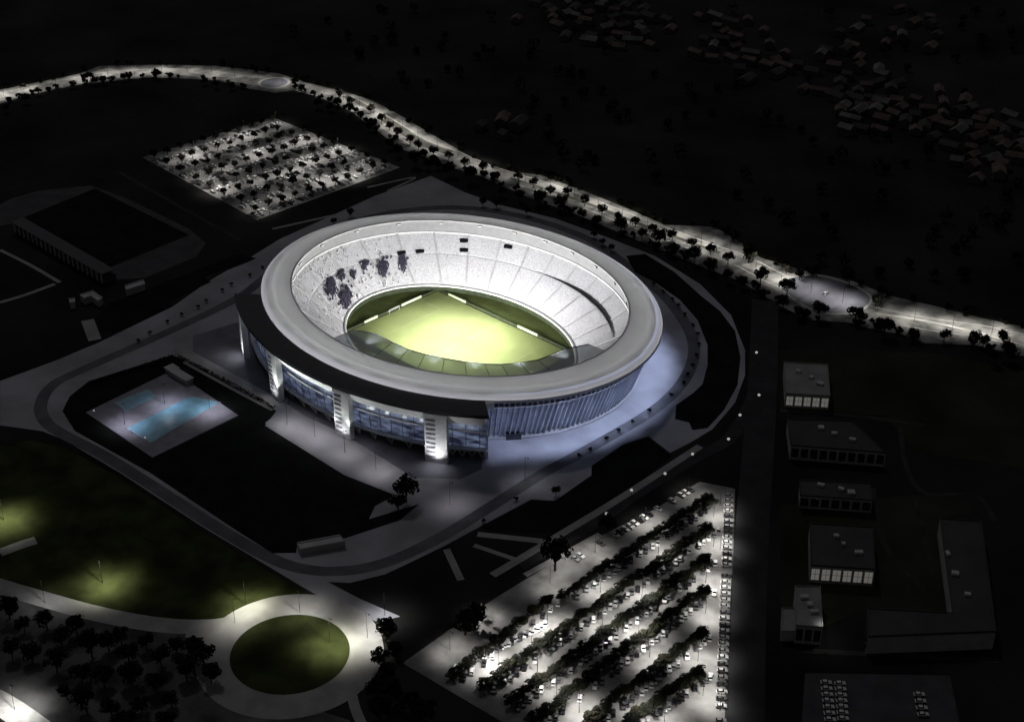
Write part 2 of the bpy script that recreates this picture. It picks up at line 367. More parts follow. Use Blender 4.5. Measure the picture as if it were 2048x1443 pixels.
# far roundabout at the bend
cF = P(548, 166); rF = (P(580, 166)-P(516, 166)).length/2
disc('roundabout_kerb', cF, rF, .17, M['kerb'], ri=rF-2.2); disc('roundabout_paving', cF, rF-2.0, .18, M['plaza_dark'])
# oval island in the boulevard on the right
ISL = [(1560, 572), (1590, 553), (1640, 552), (1700, 568), (1740, 592), (1735, 612), (1705, 626), (1650, 626), (1600, 607)]
isl = smooth_line(Ps(ISL), 6, True)
mb = MB(); mb.poly(isl, .12, .17); struct('traffic_island', mb, M['plaza_dark'])
mb = MB(); ribbon(mb, isl, 1.6, .20, closed=True); struct('kerb', mb, M['kerb'])
mb = MB(); ribbon(mb, smooth_line(Ps([(1752, 627), (1850, 642), (1950, 664), (2060, 694)]), 6), 2.0, .19); struct('kerb', mb, M['kerb'])
# sports ground beside the left edge: paved surround, dark pitch
sheet('sports_paving', [(-20, 420), (20, 398), (75, 382), (180, 371), (250, 395), (378, 458), (412, 486), (392, 514), (290, 556), (214, 560), (205, 545), (26, 448), (-20, 455)], .07, M['asphalt'])
sheet('sports_pitch', [(26, 444), (190, 377), (378, 470), (205, 541)], .11, M['lawn'])

# car parks
LL = [P(285, 315), P(545, 235), P(800, 335), P(515, 440)]
mb = MB(); mb.poly(LL, .06, .10); struct('car_park', mb, M['lot'])
RL = [(1399, 963), (1470, 977), (1464, 1200), (1450, 1520), (1090, 1520), (1000, 1440), (805, 1325), (872, 1278), (960, 1215), (1035, 1168), (1090, 1135), (1140, 1100), (1200, 1072), (1309, 1018)]
sheet('car_park', RL, .10, M['lot'])
sheet('car_park', [(1610, 1345), (1900, 1350), (1930, 1500), (1600, 1500)], .06, M['asphalt'])

# ------------------------------------------------------------------ stadium
A0, B0 = 118.0, 95.0
def el(phi, k, z, a=A0, b=B0):
    """point on the oval at polar angle phi (radians), k times its size"""
    c, s = math.cos(phi), math.sin(phi); r = 1/math.sqrt((c/a)**2+(s/b)**2)
    return Vector((r*k*c, r*k*s, z))
def ring(mb, prof, p0=0.0, p1=360.0, n=144, mi=0, closed=None):
    """prof: list of (a, b, z); surface swept round the oval"""
    full = abs(p1-p0) >= 359.9; N = n if full else n+1; v = []
    for a, b, z in prof:
        for i in range(N): v.append(el(R(p0+(p1-p0)*i/n), 1, z, a, b))
    f = []
    for j in range(len(prof)-1):
        for i in range(n):
            k = (i+1) % N; f.append((j*N+i, j*N+k, (j+1)*N+k, (j+1)*N+i))
    mb.add(v, f, mi)
def kz(*kzs): return [(A0*k, B0*k, z) for k, z in kzs]

st = empty('stadium', 'huge oval floodlit football stadium with pale ring roof and open pitch', 'stadium', (0, 0, 0))
# turf inside the bowl
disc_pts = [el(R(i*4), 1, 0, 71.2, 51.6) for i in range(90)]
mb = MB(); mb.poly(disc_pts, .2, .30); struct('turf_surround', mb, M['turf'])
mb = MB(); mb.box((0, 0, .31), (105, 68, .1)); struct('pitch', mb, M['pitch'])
mb = MB()
for x in (-51.8, 0, 51.8): mb.box((x, 0, .37), (.14, 67, .02))
for y in (-33.4, 33.4): mb.box((0, y, .372), (103.6, .14, .02))
for s_ in (-1, 1):
    mb.box((s_*35.3, 0, .37), (.14, 40, .02))
    for y in (-20, 20): mb.box((s_*43.6, y, .374), (16.4, .14, .02))
ribbon(mb, [Vector((9.15*math.cos(R(i*10)), 9.15*math.sin(R(i*10)), 0)) for i in range(36)], .14, .376, closed=True)
struct('pitch_marking', mb, M['line'])
# goals
for s_, side in ((-1, 'left'), (1, 'right')):
    g = empty('goal', f'white goal frame at the {side} end of the floodlit pitch', 'goal', (s_*51.8, 0, .36), group='goals on the pitch')
    mb = MB(); mb.bar((0, -3.66, 0), (0, -3.66, 2.44), .08); mb.bar((0, 3.66, 0), (0, 3.66, 2.44), .08); mb.bar((0, -3.66, 2.44), (0, 3.66, 2.44), .08); mb.build('frame', M['white'], g)
    mb = MB()
    for y in (-3.66, -1.83, 0, 1.83, 3.66): mb.bar((0, y, 2.4), (s_*1.8, y, .05), .03)
    for z in (.6, 1.2, 1.8): mb.bar((s_*(2.4-z)*.75, -3.66, z), (s_*(2.4-z)*.75, 3.66, z), .03)
    mb.build('net', M['white'], g)
# perimeter boards
def boards(name, label, a, b, lit, d=.35):
    a, b = Vector(a), Vector(b); L = (b-a).length; g = empty(name, label, 'advertising boards', ((a+b)/2), math.atan2(b.y-a.y, b.x-a.x), 'boards round the pitch')
    mb = MB(); mb.box((0, 0, .55), (L, .3, 1.1)); mb.build('board', M['board'], g)
    for x0, x1 in lit:
        mb = MB(); mb.box(((x0+x1)/2*L-L/2, 0, .75), ((x1-x0)*L, d, 1.4)); mb.build('lit_panel', M['led'], g)
boards('perimeter_boards', 'long dark perimeter boards with lit panels along the far right touchline', (-54, 35.2, .3), (54, 35.2, .3), ((.09, .22), (.60, .74)))
boards('perimeter_boards', 'shorter dark perimeter boards with lit panels behind the far left goal', (-53.6, 34.8, .3), (-53.6, -34.8, .3), ((.18, .40), (.66, .80)))
boards('perimeter_boards', 'dark perimeter boards behind the goal at the right end', (53.6, -34.8, .3), (53.6, 34.8, .3), ())
boards('perimeter_boards', 'dark perimeter boards along the near touchline below the glass canopy', (-54, -35.2, .3), (54, -35.2, .3), ())
# bowl: field wall, parapet, two stepped tiers
mb = MB(); ring(mb, [(71.2, 51.6, .2), (71.2, 51.6, 3.2)]); mb.build('field_wall', M['board'], st)  # dark tone paints the shadow under the rim onto the wall
mb = MB(); ring(mb, [(71.1, 51.5, 3.2), (71.1, 51.5, 4.1), (72.1, 52.5, 4.1), (72.1, 52.5, 3.2)]); mb.build('parapet', M['white'], st)
def tier(name, p0, p1, rows, m):
    mb = MB(); pr = []
    for i in range(rows):
        t0, t1 = i/rows, (i+1)/rows
        za, zb = p0[2]+(p1[2]-p0[2])*t0, p0[2]+(p1[2]-p0[2])*t1
        la = (p0[0]+(p1[0]-p0[0])*t0, p0[1]+(p1[1]-p0[1])*t0); lb = (p0[0]+(p1[0]-p0[0])*t1, p0[1]+(p1[1]-p0[1])*t1)
        pr += [(la[0], la[1], zb), (lb[0], lb[1], zb)]
    pr = [(p0[0], p0[1], p0[2])]+pr
    ring(mb, pr, n=120); return mb.build(name, m, st)
T0, T1 = (72.1, 52.6, 3.2), (91, 71.5, 14.6)
U0, U1 = (91.4, 72.0, 15.0), (101.5, 80.9, 23.0)
tier('lower_tier', T0, T1, 46, M['seat']); tier('upper_tier', U0, U1, 26, M['seat'])
mb = MB(); ring(mb, [U1, (U1[0], U1[1], 24.3), (102.2, 81.6, 24.3), (110.8, 88.8, 28.9), (113.5, 91.2, 28.9)]); mb.build('rear_terrace', M['white'], st)
mb = MB(); ring(mb, [(T1[0], T1[1], T1[2]), (U0[0], U0[1], T1[2]+.02), (U0[0], U0[1], U0[2])]); mb.build('tier_wall', M['seat'], st)
def on_tier(phi, t, up=False, dz=0.0):
    a, b = (U0, U1) if up else (T0, T1)
    p = [a[i]+(b[i]-a[i])*t for i in range(3)]
    return el(R(phi), 1, p[2]+dz, p[0], p[1])
# aisles: pale stair strips, each its own part
for i in range(28):
    ph = i*360/28+3; mb = MB()
    for up in (False, True):
        q = []
        for t in (0, .25, .5, .75, 1):
            for d in (-.45, .45): q.append(on_tier(ph+d*.9, t, up, .62))
        mb.add(q, [(2*k, 2*k+1, 2*k+3, 2*k+2) for k in range(4)])
    mb.build('stair_aisle', M['concrete'], st)
# tier gap: black strip painted for the shade of the slot on the far right
mb = MB(); N = 40; v = []
for i in range(N+1):
    t = i/N; ph = 97-t*77; hh = .15+1.9*math.sin(math.pi*min(1, t*1.05)**1.3)
    v += [el(R(ph), 1, 15.0, U0[0]-.35, U0[1]-.35), el(R(ph), 1, 15.0+hh, U0[0]-.35, U0[1]-.35)]
mb.add(v, [(2*i, 2*i+2, 2*i+3, 2*i+1) for i in range(N)]); mb.build('slot_shade_strip', M['black'], st)
STAND_AT = {}
def find_on(px, py, up):
    """(phi, t) on a tier of the far stand for a spot of the photograph"""
    best = None
    for i in range(50):
        z = (U0[2] if up else T0[2])+((U1[2]-U0[2]) if up else (T1[2]-T0[2]))*i/49
        p = P(px, py, z); a, b = (U0, U1) if up else (T0, T1); t = i/49
        r = math.hypot(p.x/(a[0]+(b[0]-a[0])*t), p.y/(a[1]+(b[1]-a[1])*t))
        if best is None or abs(r-1) < best[0]: best = (abs(r-1), math.degrees(math.atan2(p.y, p.x)), t)
    return best[1], best[2]
for px, py, up in ((928, 484, True), (928, 503, True), (1016, 496, True), (840, 505, True), (805, 510, True)):
    ph, t = find_on(px, py, up); p = on_tier(ph, t, up, .8); mb = MB(); mb.box(p, (4.8, 1.6, 1.7), R(ph)+math.pi/2); mb.build('vomitory', M['black'], st)
# dark purple patches in the left part of the stand
for k, (px, py, w_, h_, up) in enumerate(((662, 575, 11, 22, False), (692, 595, 12, 24, False), (683, 548, 8, 15, False), (730, 527, 9, 15, False), (706, 550, 6, 8, False), (766, 537, 11, 17, False), (775, 508, 9, 12, False), (806, 527, 9, 16, False))):
    STAND_AT[k] = (px, py, w_, h_)
# crowd in the end stands
mb = MB(); rc = random.Random(3)
for i in range(420):
    ph = rc.choice((rc.gauss(185, 22), rc.gauss(185, 22), rc.gauss(-8, 12))); up = rc.random() < .35; t = rc.uniform(.03, .97)
    p = on_tier(ph, t, up, .55); s_ = rc.uniform(.8, 1.3); k = rc.choice((0, 1, 1, 2, 2))
    mb.box((p.x, p.y, p.z+.35*s_), (.55*s_, .5*s_, .8*s_), R(ph), k, .7); mb.ball((p.x, p.y, p.z+.9*s_), .16*s_, 5, 3, 2)
for px, py, w_, h_ in STAND_AT.values():
    for i in range(int(w_*h_*1.0)):
        ph, t = find_on(px+rc.gauss(0, .42)*w_, py+rc.gauss(0, .42)*h_, False)
        if not .02 < t < .97: continue
        p = on_tier(ph, t, False, .55); s_ = rc.uniform(1.0, 1.5)
        mb.box((p.x, p.y, p.z+.35*s_), (.62*s_, .55*s_, .85*s_), R(ph), 3, .75); mb.ball((p.x, p.y, p.z+.9*s_), .17*s_, 5, 3, 3)
cw = mb.build('crowd', [M['roof_dark'], M['white'], M['seat'], M['purple_dark']]); cw['kind'] = 'stuff'
# roof ring, with edge beams and ribs below
mb = MB(); ring(mb, kz((1.0, 28.6), (.992, 29.6), (.965, 30.8), (.93, 31.4), (.885, 32.0), (.838, 32.4)), n=180); mb.build('roof', M['membrane'], st, smooth=True)
mb = MB(); ring(mb, kz((1.0, 28.6), (1.0, 27.4), (.985, 27.4), (.985, 28.6)), n=180); mb.build('outer_edge_beam', M['concrete'], st)
mb = MB(); ring(mb, kz((.838, 32.45), (.838, 31.4), (.846, 31.4), (.846, 32.5), (.838, 32.45)), n=180); mb.build('inner_edge_beam', M['concrete'], st)
# dark eave over the front
pe0, pe1 = math.degrees(math.atan2(P(474, 588, 29).y, P(474, 588, 29).x)), math.degrees(math.atan2(P(972, 810, 29).y, P(972, 810, 29).x))
PE0, PE1 = pe0 if pe0 < 0 else pe0-360, pe1
mb = MB(); ring(mb, kz((1.001, 29.0), (1.135, 29.4), (1.135, 27.6), (1.001, 27.2)), PE0, PE1, 60)
for e in (PE0, PE1):
    q = [el(R(e), k, z) for k, z in ((1.001, 29.0), (1.135, 29.4), (1.135, 27.6), (1.001, 27.2))]; mb.add(q, [(0, 1, 2, 3)])
mb.build('front_eave', M['dark_metal'], st)
# pylons
PYL = [(482, 712), (558, 795), (692, 872), (876, 915)]; PA = []
for i, (px, py) in enumerate(PYL):
    g_ = P(px, py); ph = math.degrees(math.atan2(g_.y, g_.x)); PA.append(ph)
    k = 1.115; c = el(R(ph), k, 0); tn = (el(R(ph+.5), k, 0)-el(R(ph-.5), k, 0)).normalized(); rz = math.atan2(tn.y, tn.x); wd = (8, 8.5, 9.5, 11)[i]
    mb = MB(); mb.box((c.x, c.y, 13.9), (wd, 3.2, 27.4), rz)
    mb.box((c.x, c.y, 26.4), (wd+.5, 3.6, 1.6), rz); py_ = mb.build('pylon', M['pylon'], st)
    n_ = Vector((tn.y, -tn.x, 0))
    for j in range(9):
        q = c+n_*1.63-tn*wd*.22; mb = MB(); mb.box((q.x, q.y, 3.5+j*2.5), (wd*.42, .25, .9), rz); mb.build('louvre', M['plaza_dark'], py_)
    q = c+n_*3.2; light('SPOT', (q.x+n_.x*5, q.y+n_.y*5, .8), (9000, 6000, 5000, 9000)[i], (.95, .95, 1), (c.x, c.y, 14), 95, .8, .5)
    q = c+n_*1.9; light('SPOT', (q.x, q.y, 9), (2600, 700, 700, 2800)[i], (.95, .95, 1), (q.x+n_.x*5, q.y+n_.y*5, 0), 120, 1, .5)
# front: glazing, white fascia bays, undercroft with its shade painted black, raking columns
mb = MB(); ring(mb, kz((1.02, .2), (1.03, 5.0)), PE0, PE1, 60); mb.build('undercroft', M['black'], st)
mb = MB(); ring(mb, kz((1.045, 5.0), (1.066, 24.0)), PE0, PE1, 90); mb.build('front_glazing', M['glaze_front'], st)
mb = MB(); ring(mb, kz((1.03, 5.0), (1.075, 4.9), (1.075, 5.6), (1.045, 5.6)), PE0, PE1, 90); mb.build('balcony_edge', M['concrete'], st)
mb = MB(); ring(mb, kz((1.06, 15.4), (1.068, 15.4), (1.068, 15.9), (1.058, 15.9)), PE0, PE1, 90); mb.build('floor_edge', M['concrete'], st)
for i in range(30):
    ph = PE0+(PE1-PE0)*(i+.5)/30; a, b = el(R(ph), 1.05, 5.6), el(R(ph), 1.066, 24); mb = MB(); mb.bar(a, b, .16, n=4); mb.build('mullion', M['frame'], st)
for i, (a, b) in enumerate(zip([PE0]+PA, PA+[PE1])):
    m_ = M['white'] if i in (1, 2) else M['concrete']
    mb = MB(); ring(mb, kz((1.066, 21.2), (1.088, 21.0), (1.125, 26.9), (1.07, 27.3)), a+.7, b-.7, 16); mb.build('fascia', m_, st)
    for j in range(5):
        ph = a+(b-a)*(j+.5)/5
        p0 = el(R(ph), 1.05, .2)
        for d in (-.8, .8):
            mb = MB(); mb.bar(p0, el(R(ph+d), 1.072, 5.0), .4, .55, 5); mb.build('raking_column', M['concrete'], st)
for a, b, pw, sx in ((PA[0], PA[1], 3000, .5), (PA[1], PA[2], 42000, .5), (PA[2], PA[3], 12000, .3), (PA[3], PE1, 1200, .5)):
    for tt in (.1, .3, .5, .7, .9):
        ph = a+(b-a)*tt
        p = el(R(ph), 1.17, 6); light('SPOT', p, pw/3*(1.3-tt), (.93, 1, .97), el(R(ph), 1.10, 25), 85, .8, .4)
# side wall with slanted white fins, all round the rest
S0, S1 = PE1, PE0+360
mb = MB(); ring(mb, kz((.865, .2), (.945, 22.5)), S0, S1, 120); mb.build('side_glazing', M['glaze_side'], st)
mb = MB(); ring(mb, kz((.945, 22.5), (.975, 27.4)), S0, S1, 120); mb.build('gallery', M['purple_dark'], st)
mb = MB(); ring(mb, kz((.945, 22.2), (.962, 22.2), (.964, 22.9), (.948, 22.9)), S0, S1, 120); mb.build('belt_course', M['concrete'], st)
mb = MB(); ring(mb, kz((.868, .2), (.90, .2), (.905, 1.4), (.872, 1.4)), S0, S1, 120); mb.build('plinth', M['concrete'], st)
NF = 100
for i in range(NF):
    ph = S0+.6+140*i/(NF-1); mb = MB()
    a0, a1, b0, b1 = el(R(ph), .872, .3), el(R(ph), .892, .3), el(R(ph+.4), .953, 27.3), el(R(ph+.4), .978, 27.3)
    tn = (el(R(ph+.3), 1, 0)-el(R(ph-.3), 1, 0)).normalized()*.16
    mb.add([a0-tn, a1-tn, b1-tn, b0-tn, a0+tn, a1+tn, b1+tn, b0+tn], [(0, 1, 2, 3), (7, 6, 5, 4), (1, 5, 6, 2), (0, 3, 7, 4)]); mb.build('fin', M['fin'], st)
# end wall where the dark eave stops
mb = MB(); q = [el(R(PE1), k, z) for k, z in ((.86, .2), (1.06, .2), (1.075, 27.2), (.98, 27.2))]; tn = (el(R(PE1+.3), 1, 0)-el(R(PE1-.3), 1, 0)).normalized()*.4
mb.add([p-tn for p in q]+[p+tn for p in q], [(0, 1, 2, 3), (7, 6, 5, 4), (1, 5, 6, 2), (0, 4, 5, 1), (2, 6, 7, 3)]); mb.build('end_wall', M['glaze_side'], st)
mb = MB(); p = el(R(PE1+1.2), 1.0, 26.8); mb.box(p, (4, 4, 3.4), R(PE1)); mb.build('eave_block', M['white'], st)
# glass canopy along the near side
VI = [(707, 662), (728, 664), (755, 670), (785, 686), (816, 700), (850, 710), (889, 718), (930, 725), (970, 729), (1003, 730), (1040, 727), (1076, 721), (1105, 710), (1134, 698), (1178, 690)]
vin = Ps(VI, 32); vin = [v + Vector((0, 0, .4)) for v in vin]; pairs = []
for p in vin:
    ph = math.atan2(p.y, p.x); pairs.append((p, el(ph, .838, 32.4)))
gl = MB()
for (a, b), (c, d) in zip(pairs[:-1], pairs[1:]): gl.add([a, c, d, b], [(0, 1, 2, 3)])
cn = gl.build('glass_canopy', M['visor'], st)
mb = MB()
for (a, b), (c, d) in zip(pairs[:-1], pairs[1:]): mb.bar(a, c, .32, n=5)
mb.build('canopy_edge', M['frame'], cn)
for i, (a, b) in enumerate(pairs):
    if i in (0, len(pairs)-1) or 2 < i < 12:
        mb = MB(); mb.bar(a, b, .16, n=4); mb.build('canopy_rafter', M['frame'], cn)
# gate kiosk at the foot of the side wall
# ------------------------------------------------------------------ stadium lighting
for i in range(24):
    ph = R(i*15+7); p = el(ph, .835, 31.0)
    g = empty('floodlight', f'{nth(i)} roof floodlight counted round the inner roof edge of the stadium', 'floodlight', p, ph, 'floodlights on the inner roof edge')
    mb = MB(); mb.box((.4, 0, -.35), (.9, 2.6, .7)); mb.build('housing', M['dark_metal'], g)
    mb = MB(); mb.box((-.08, 0, -.35), (.04, 2.3, .5)); mb.build('lens', M['lens'], g)
    tx, ty = -8 if math.cos(ph) > 0 else 8, 0
    light('SPOT', p+Vector((-math.cos(ph)*.6, -math.sin(ph)*.6, -.8)), 150000, (1, 1, .88), (math.cos(ph)*8-2, math.sin(ph)*5-4, 0), 44, 1, .6)
    light('SPOT', p+Vector((-math.cos(ph)*.6, -math.sin(ph)*.6, -1.6)), 250000, (.97, .965, 1), el(ph+math.pi, .79, 18), 62, .9, .6)
# blue floods along the side wall
for i in range(16):
    t = i/15; ph = S0+4+t*118; pw = 1.0 if 1 < i < 10 else .55
    p = el(R(ph), 1.055, .6); light('SPOT', p, 9000*pw, (.52, .63, 1), el(R(ph), .93, 13), 120, .9, .4)
    p = el(R(ph), .995, 26.5); light('SPOT', p, 21000*pw, (.60, .70, 1), el(R(ph), .97, 0), 74, 1, .5)

# ------------------------------------------------------------------ trees
def leaf_crown(seed, rx, rz, n_clump=16, n_leaf=46, size=.75, squash=1.0):
    rnd = random.Random(seed); mb = MB(); cs = []
    for i in range(n_clump):
        while True:
            q = Vector((rnd.uniform(-1, 1), rnd.uniform(-1, 1), rnd.uniform(-1, 1)))
            if .25 < q.length < 1: break
        cs.append(Vector((q.x*rx*.72, q.y*rx*.72*squash, q.z*rz*.62)))
    for c in cs:
        cr = rx*rnd.uniform(.26, .42)
        for k in range(n_leaf):
            d = Vector((rnd.gauss(0, 1), rnd.gauss(0, 1), rnd.gauss(0, 1))).normalized()
            p = c+d*cr*rnd.uniform(.6, 1.05); s = size*rnd.uniform(.6, 1.3)
            n = (d+Vector((rnd.uniform(-.6, .6), rnd.uniform(-.6, .6), rnd.uniform(-.3, .7)))).normalized(); u = n.orthogonal().normalized(); v = n.cross(u)
            a = rnd.uniform(0, 6.28); u, v = u*math.cos(a)+v*math.sin(a), v*math.cos(a)-u*math.sin(a)
            mb.add([p-u*s*.6, p-v*s*.35, p+u*s*.6, p+v*s*.35], [(0, 1, 2, 3)])
    return mb
def trunk_mb(h, seed, r=.28):
    rnd = random.Random(seed); mb = MB(); mb.bar((0, 0, 0), (.1, 0, h), r, r*.7, 6)
    for k in range(4):
        a = k*1.57+rnd.random(); mb.bar((.1, 0, h*.85), (math.cos(a)*1.6, math.sin(a)*1.6, h+1.6+rnd.random()), r*.55, r*.2, 5)
    return mb
TREES = []
for s_ in range(5):
    rx = 4.0; rz = 3.0+.4*(s_ % 3); cm = leaf_crown(100+s_, rx, rz, 17, 44, .8); mesh_c = cm.mesh('crown', LEAF[s_ % 2]); mesh_t = trunk_mb(2.8, s_).mesh('trunk', M['trunk'])
    TREES.append((mesh_t, mesh_c, rz))
def tree(loc, scale, label, group, name='street_tree', kind=None, flat=1.0, along=None):
    k = random.randrange(5) if kind is None else kind; mt, mc, rz = TREES[k]
    o = empty(name, label, 'tree', loc, random.uniform(0, 6.28), group); o.scale = (scale*(1.45 if along is not None else 1), scale, scale*flat*random.uniform(.85, 1.1))
    if along is not None: o.rotation_euler.z = along+random.choice((0, math.pi))
    child(mt, 'trunk', o); c = child(mc, 'crown', o); c.location = (0, 0, 2.8+rz*.72)
    return o
BT = [(168, 152), (180, 148), (190, 158), (205, 157), (248, 150), (313, 147), (432, 165), (408, 158), (462, 168), (590, 162), (602, 172), (635, 206), (659, 210), (678, 187), (700, 199), (741, 213), (741, 250), (763, 235), (779, 247), (796, 262), (820, 275), (837, 289),
      (867, 301), (897, 307), (930, 322), (966, 331), (1037, 350), (1067, 361), (1101, 376), (1136, 385), (1170, 399), (831, 320), (855, 325), (875, 325), (899, 340), (940, 351), (1004, 380), (1039, 390), (1080, 395),
      (1121, 407), (1165, 424), (1204, 414), (1238, 430), (1271, 441), (1306, 455), (1345, 467), (1384, 483), (1422, 495), (1457, 514), (1498, 511), (1243, 449), (1284, 466), (1320, 477), (1349, 495), (1390, 511), (1422, 529), (1454, 550),
      (1484, 562), (1522, 552), (1575, 578), (1568, 600), (1600, 622), (1639, 622), (1712, 626), (1725, 632), (1770, 657), (1826, 666), (1890, 666), (1952, 672), (1968, 680), (2008, 675), (1753, 598), (1635, 538), (1574, 532), (1600, 545), (1700, 553), (2020, 706), (1990, 712), (1194, 437), (700, 216), (720, 228),
      (145, 165), (75, 178), (50, 195), (10, 212), (780, 285), (795, 300)]
BIG = {(1498, 511), (1575, 578), (1639, 622), (1712, 626), (1770, 657), (831, 320), (899, 340), (940, 351), (1080, 395), (1121, 407), (1320, 477), (1390, 511), (1422, 529), (1243, 449), (2020, 706), (1522, 552)}
BT.sort(); SEG = [0, 0, 0]
for i, (px, py) in enumerate(BT):
    p = P(px, py, 5); p.z = .1; b = (px, py) in BIG
    sg = (px > 560)+(px > 1560); SEG[sg] += 1
    tree(p, random.uniform(1.3, 1.5) if b else random.uniform(.88, 1.1), f"{'wide' if b else 'small round'} dark boulevard tree, {nth(SEG[sg]-1)} from the left {('before the far roundabout', 'past the far roundabout', 'beside or past the traffic island')[sg]}", 'trees along the boulevard')
bm_ = [leaf_crown(40+i, 2.2, 1.5, 9, 40, .7).mesh('foliage', LEAF[i % 2]) for i in range(3)]; bs_ = MB()
for q in range(4): bs_.bar((0, 0, 0), (math.cos(q*1.6)*.7, math.sin(q*1.6)*.7, 1.4), .07, .03, 4)
bs_ = bs_.mesh('stem', M['trunk'])
for e, (nm, ln) in enumerate((('far', BU), ('near', BL))):
    k = 0
    for p, h in walk(smooth_line(Ps(ln[1:-1]), 5), 10.5, 8):
        if random.random() < .3: continue
        o = empty('roadside_bush', f'dark bush on the {nm} edge of the boulevard, {nth(k)} from its left end', 'bush', (p.x+random.uniform(-2.5, 2.5), p.y+random.uniform(-2.5, 2.5), .1), random.uniform(0, 6), f'bushes on the {nm} edge of the boulevard'); k += 1
        sc_ = random.uniform(.8, 1.9); o.scale = (sc_*random.uniform(1, 1.6), sc_, sc_)
        child(bs_, 'stem', o); c = child(random.choice(bm_), 'foliage', o); c.location = (0, 0, 1.7)
# left car park: grid of small trees
n = 0
for j in range(8):
    for i in range(11):
        if random.random() < .06: continue
        u, v = (i+.5+random.uniform(-.07, .07))/11, (j+.45+random.uniform(-.04, .04))/8
        p = (LL[0]*(1-v)+LL[3]*v)*(1-u)+(LL[1]*(1-v)+LL[2]*v)*u
        tree((p.x, p.y, .1), random.uniform(.68, .88), f'small dark tree, {nth(i)} along row {nth(j)} of the far car park', 'trees in the far car park')
# other trees
for i, (px, py, s_) in enumerate(((966, 404, 1.0), (993, 407, 1.0), (1054, 422, .9), (1188, 467, .8), (1205, 482, .8), (1223, 494, .8), (700, 425, 1), (668, 440, .8))):
    p = P(px, py, 3); tree((p.x, p.y, .1), s_*.8, f"dark tree behind the stadium's far rim, {nth(i)} of its loose line", 'trees behind the stadium')
for px, py, s_, l in ((1110, 1122, 2.0, 'large round olive tree alone at the edge of the lower car park'), (812, 985, 1.7, 'dark spreading tree at the end of the bright promenade'), (795, 1000, 1.3, 'lower dark tree overhanging the corner of the black lawn'), (930, 1250, 1.6, 'dark tree at the left corner of the lower car park'), (950, 1235, 1.4, 'dark tree just uphill of the car park corner'), (1215, 1045, 1.2, 'dark tree by the dim road above the lower car park'), (1112, 972, .7, 'small dark tree on the grey paving by the ring road')):
    p = P(px, py, 5); tree((p.x, p.y, .1), s_, l, None)
WD = [(15, 1215), (45, 1240), (90, 1235), (120, 1265), (150, 1245), (180, 1290), (215, 1280), (255, 1300), (240, 1265), (290, 1275), (320, 1310), (350, 1280), (60, 1300), (110, 1320), (160, 1340), (205, 1350), (260, 1345), (310, 1360), (340, 1390), (280, 1400), (220, 1410), (170, 1400), (130, 1375), (370, 1330), (405, 1305), (420, 1340), (20, 1290), (390, 1290), (250, 1435), (330, 1435),
      (770, 1260), (790, 1290), (760, 1310), (775, 1340), (750, 1370), (790, 1380), (820, 1400), (760, 1410), (850, 1420)]
for i, (px, py) in enumerate(WD):
    p = P(px, py, 6); l = px < 500
    tree((p.x, p.y, .1), random.uniform(.95, 1.5), f"broad dark tree {'left of' if l else 'right of'} the lower roundabout, {nth(i if l else i-30)} of that clump", 'wood at the lower left' if l else 'trees by the roundabout', 'broadleaf_tree')
# clipped shrubs on the paving
SH = [(277, 681), (300, 665), (335, 643), (363, 628), (396, 613), (412, 601), (445, 580), (463, 568), (500, 550), (525, 535), (1307, 567), (1326, 583), (1345, 598), (1357, 610), (1370, 628), (1386, 650), (1395, 667), (1398, 688), (1393, 710), (1386, 730), (1376, 748), (1368, 765),
      (1342, 789), (1298, 820), (1265, 843), (1238, 860), (1213, 876), (1181, 898), (1158, 910), (1032, 997), (967, 1041)]
sm_ = leaf_crown(5, 1.3, 1.0, 8, 40, .45).mesh('foliage', LEAF[0]); ss_ = MB(); ss_.bar((0, 0, 0), (0, 0, 1), .12, n=5); ss_ = ss_.mesh('stem', M['trunk'])
for i, (px, py) in enumerate(SH):
    l = i < 10; p = P(px, py, 1); o = empty('clipped_shrub', f"small dark shrub on the paving {'left' if l else 'right'} of the stadium, {nth(i if l else i-10)} from its {'lower' if l else 'upper'} end", 'shrub', (p.x, p.y, .1), i, 'shrubs on the paving')
    child(ss_, 'stem', o); c = child(sm_, 'foliage', o); c.location = (0, 0, 1.2)

# lower car park: rows of trees with cars beside them
ROWS = [((893, 1325), (1075, 1235)), ((898, 1352), (1105, 1190)), ((1118, 1192), (1425, 991)), ((958, 1372), (1422, 1050)), ((1012, 1405), (1416, 1112)), ((1062, 1440), (1412, 1172)), ((1170, 1440), (1408, 1256)), ((1250, 1443), (1404, 1336))]
RT = [None, 8, 18, 23, 21, 18, 13, 9]; LOTTREES = []
for j, ((x0, y0), (x1, y1)) in enumerate(ROWS):
    if not RT[j]: continue
    a, b = P(x0, y0, 2.5), P(x1, y1, 2.5); hd = math.atan2(b.y-a.y, b.x-a.x)
    for i in range(RT[j]):
        t = (i+.5)/RT[j]; p = a.lerp(b, t)
        tree((p.x+random.uniform(-.6, .6), p.y, .1), random.uniform(.86, .97), f'dense dark tree, {nth(i)} along the {nth(j-1)} tree row of the lower car park', 'tree rows in the lower car park', flat=.52, along=hd)
    for px, py in ((x1-4, y1+12),):
        p = P(px, py, 4)
        if j > 1: tree((p.x, p.y, .1), .92, f'dark tree ending the {nth(j-1)} tree row of the lower car park', 'tree rows in the lower car park')

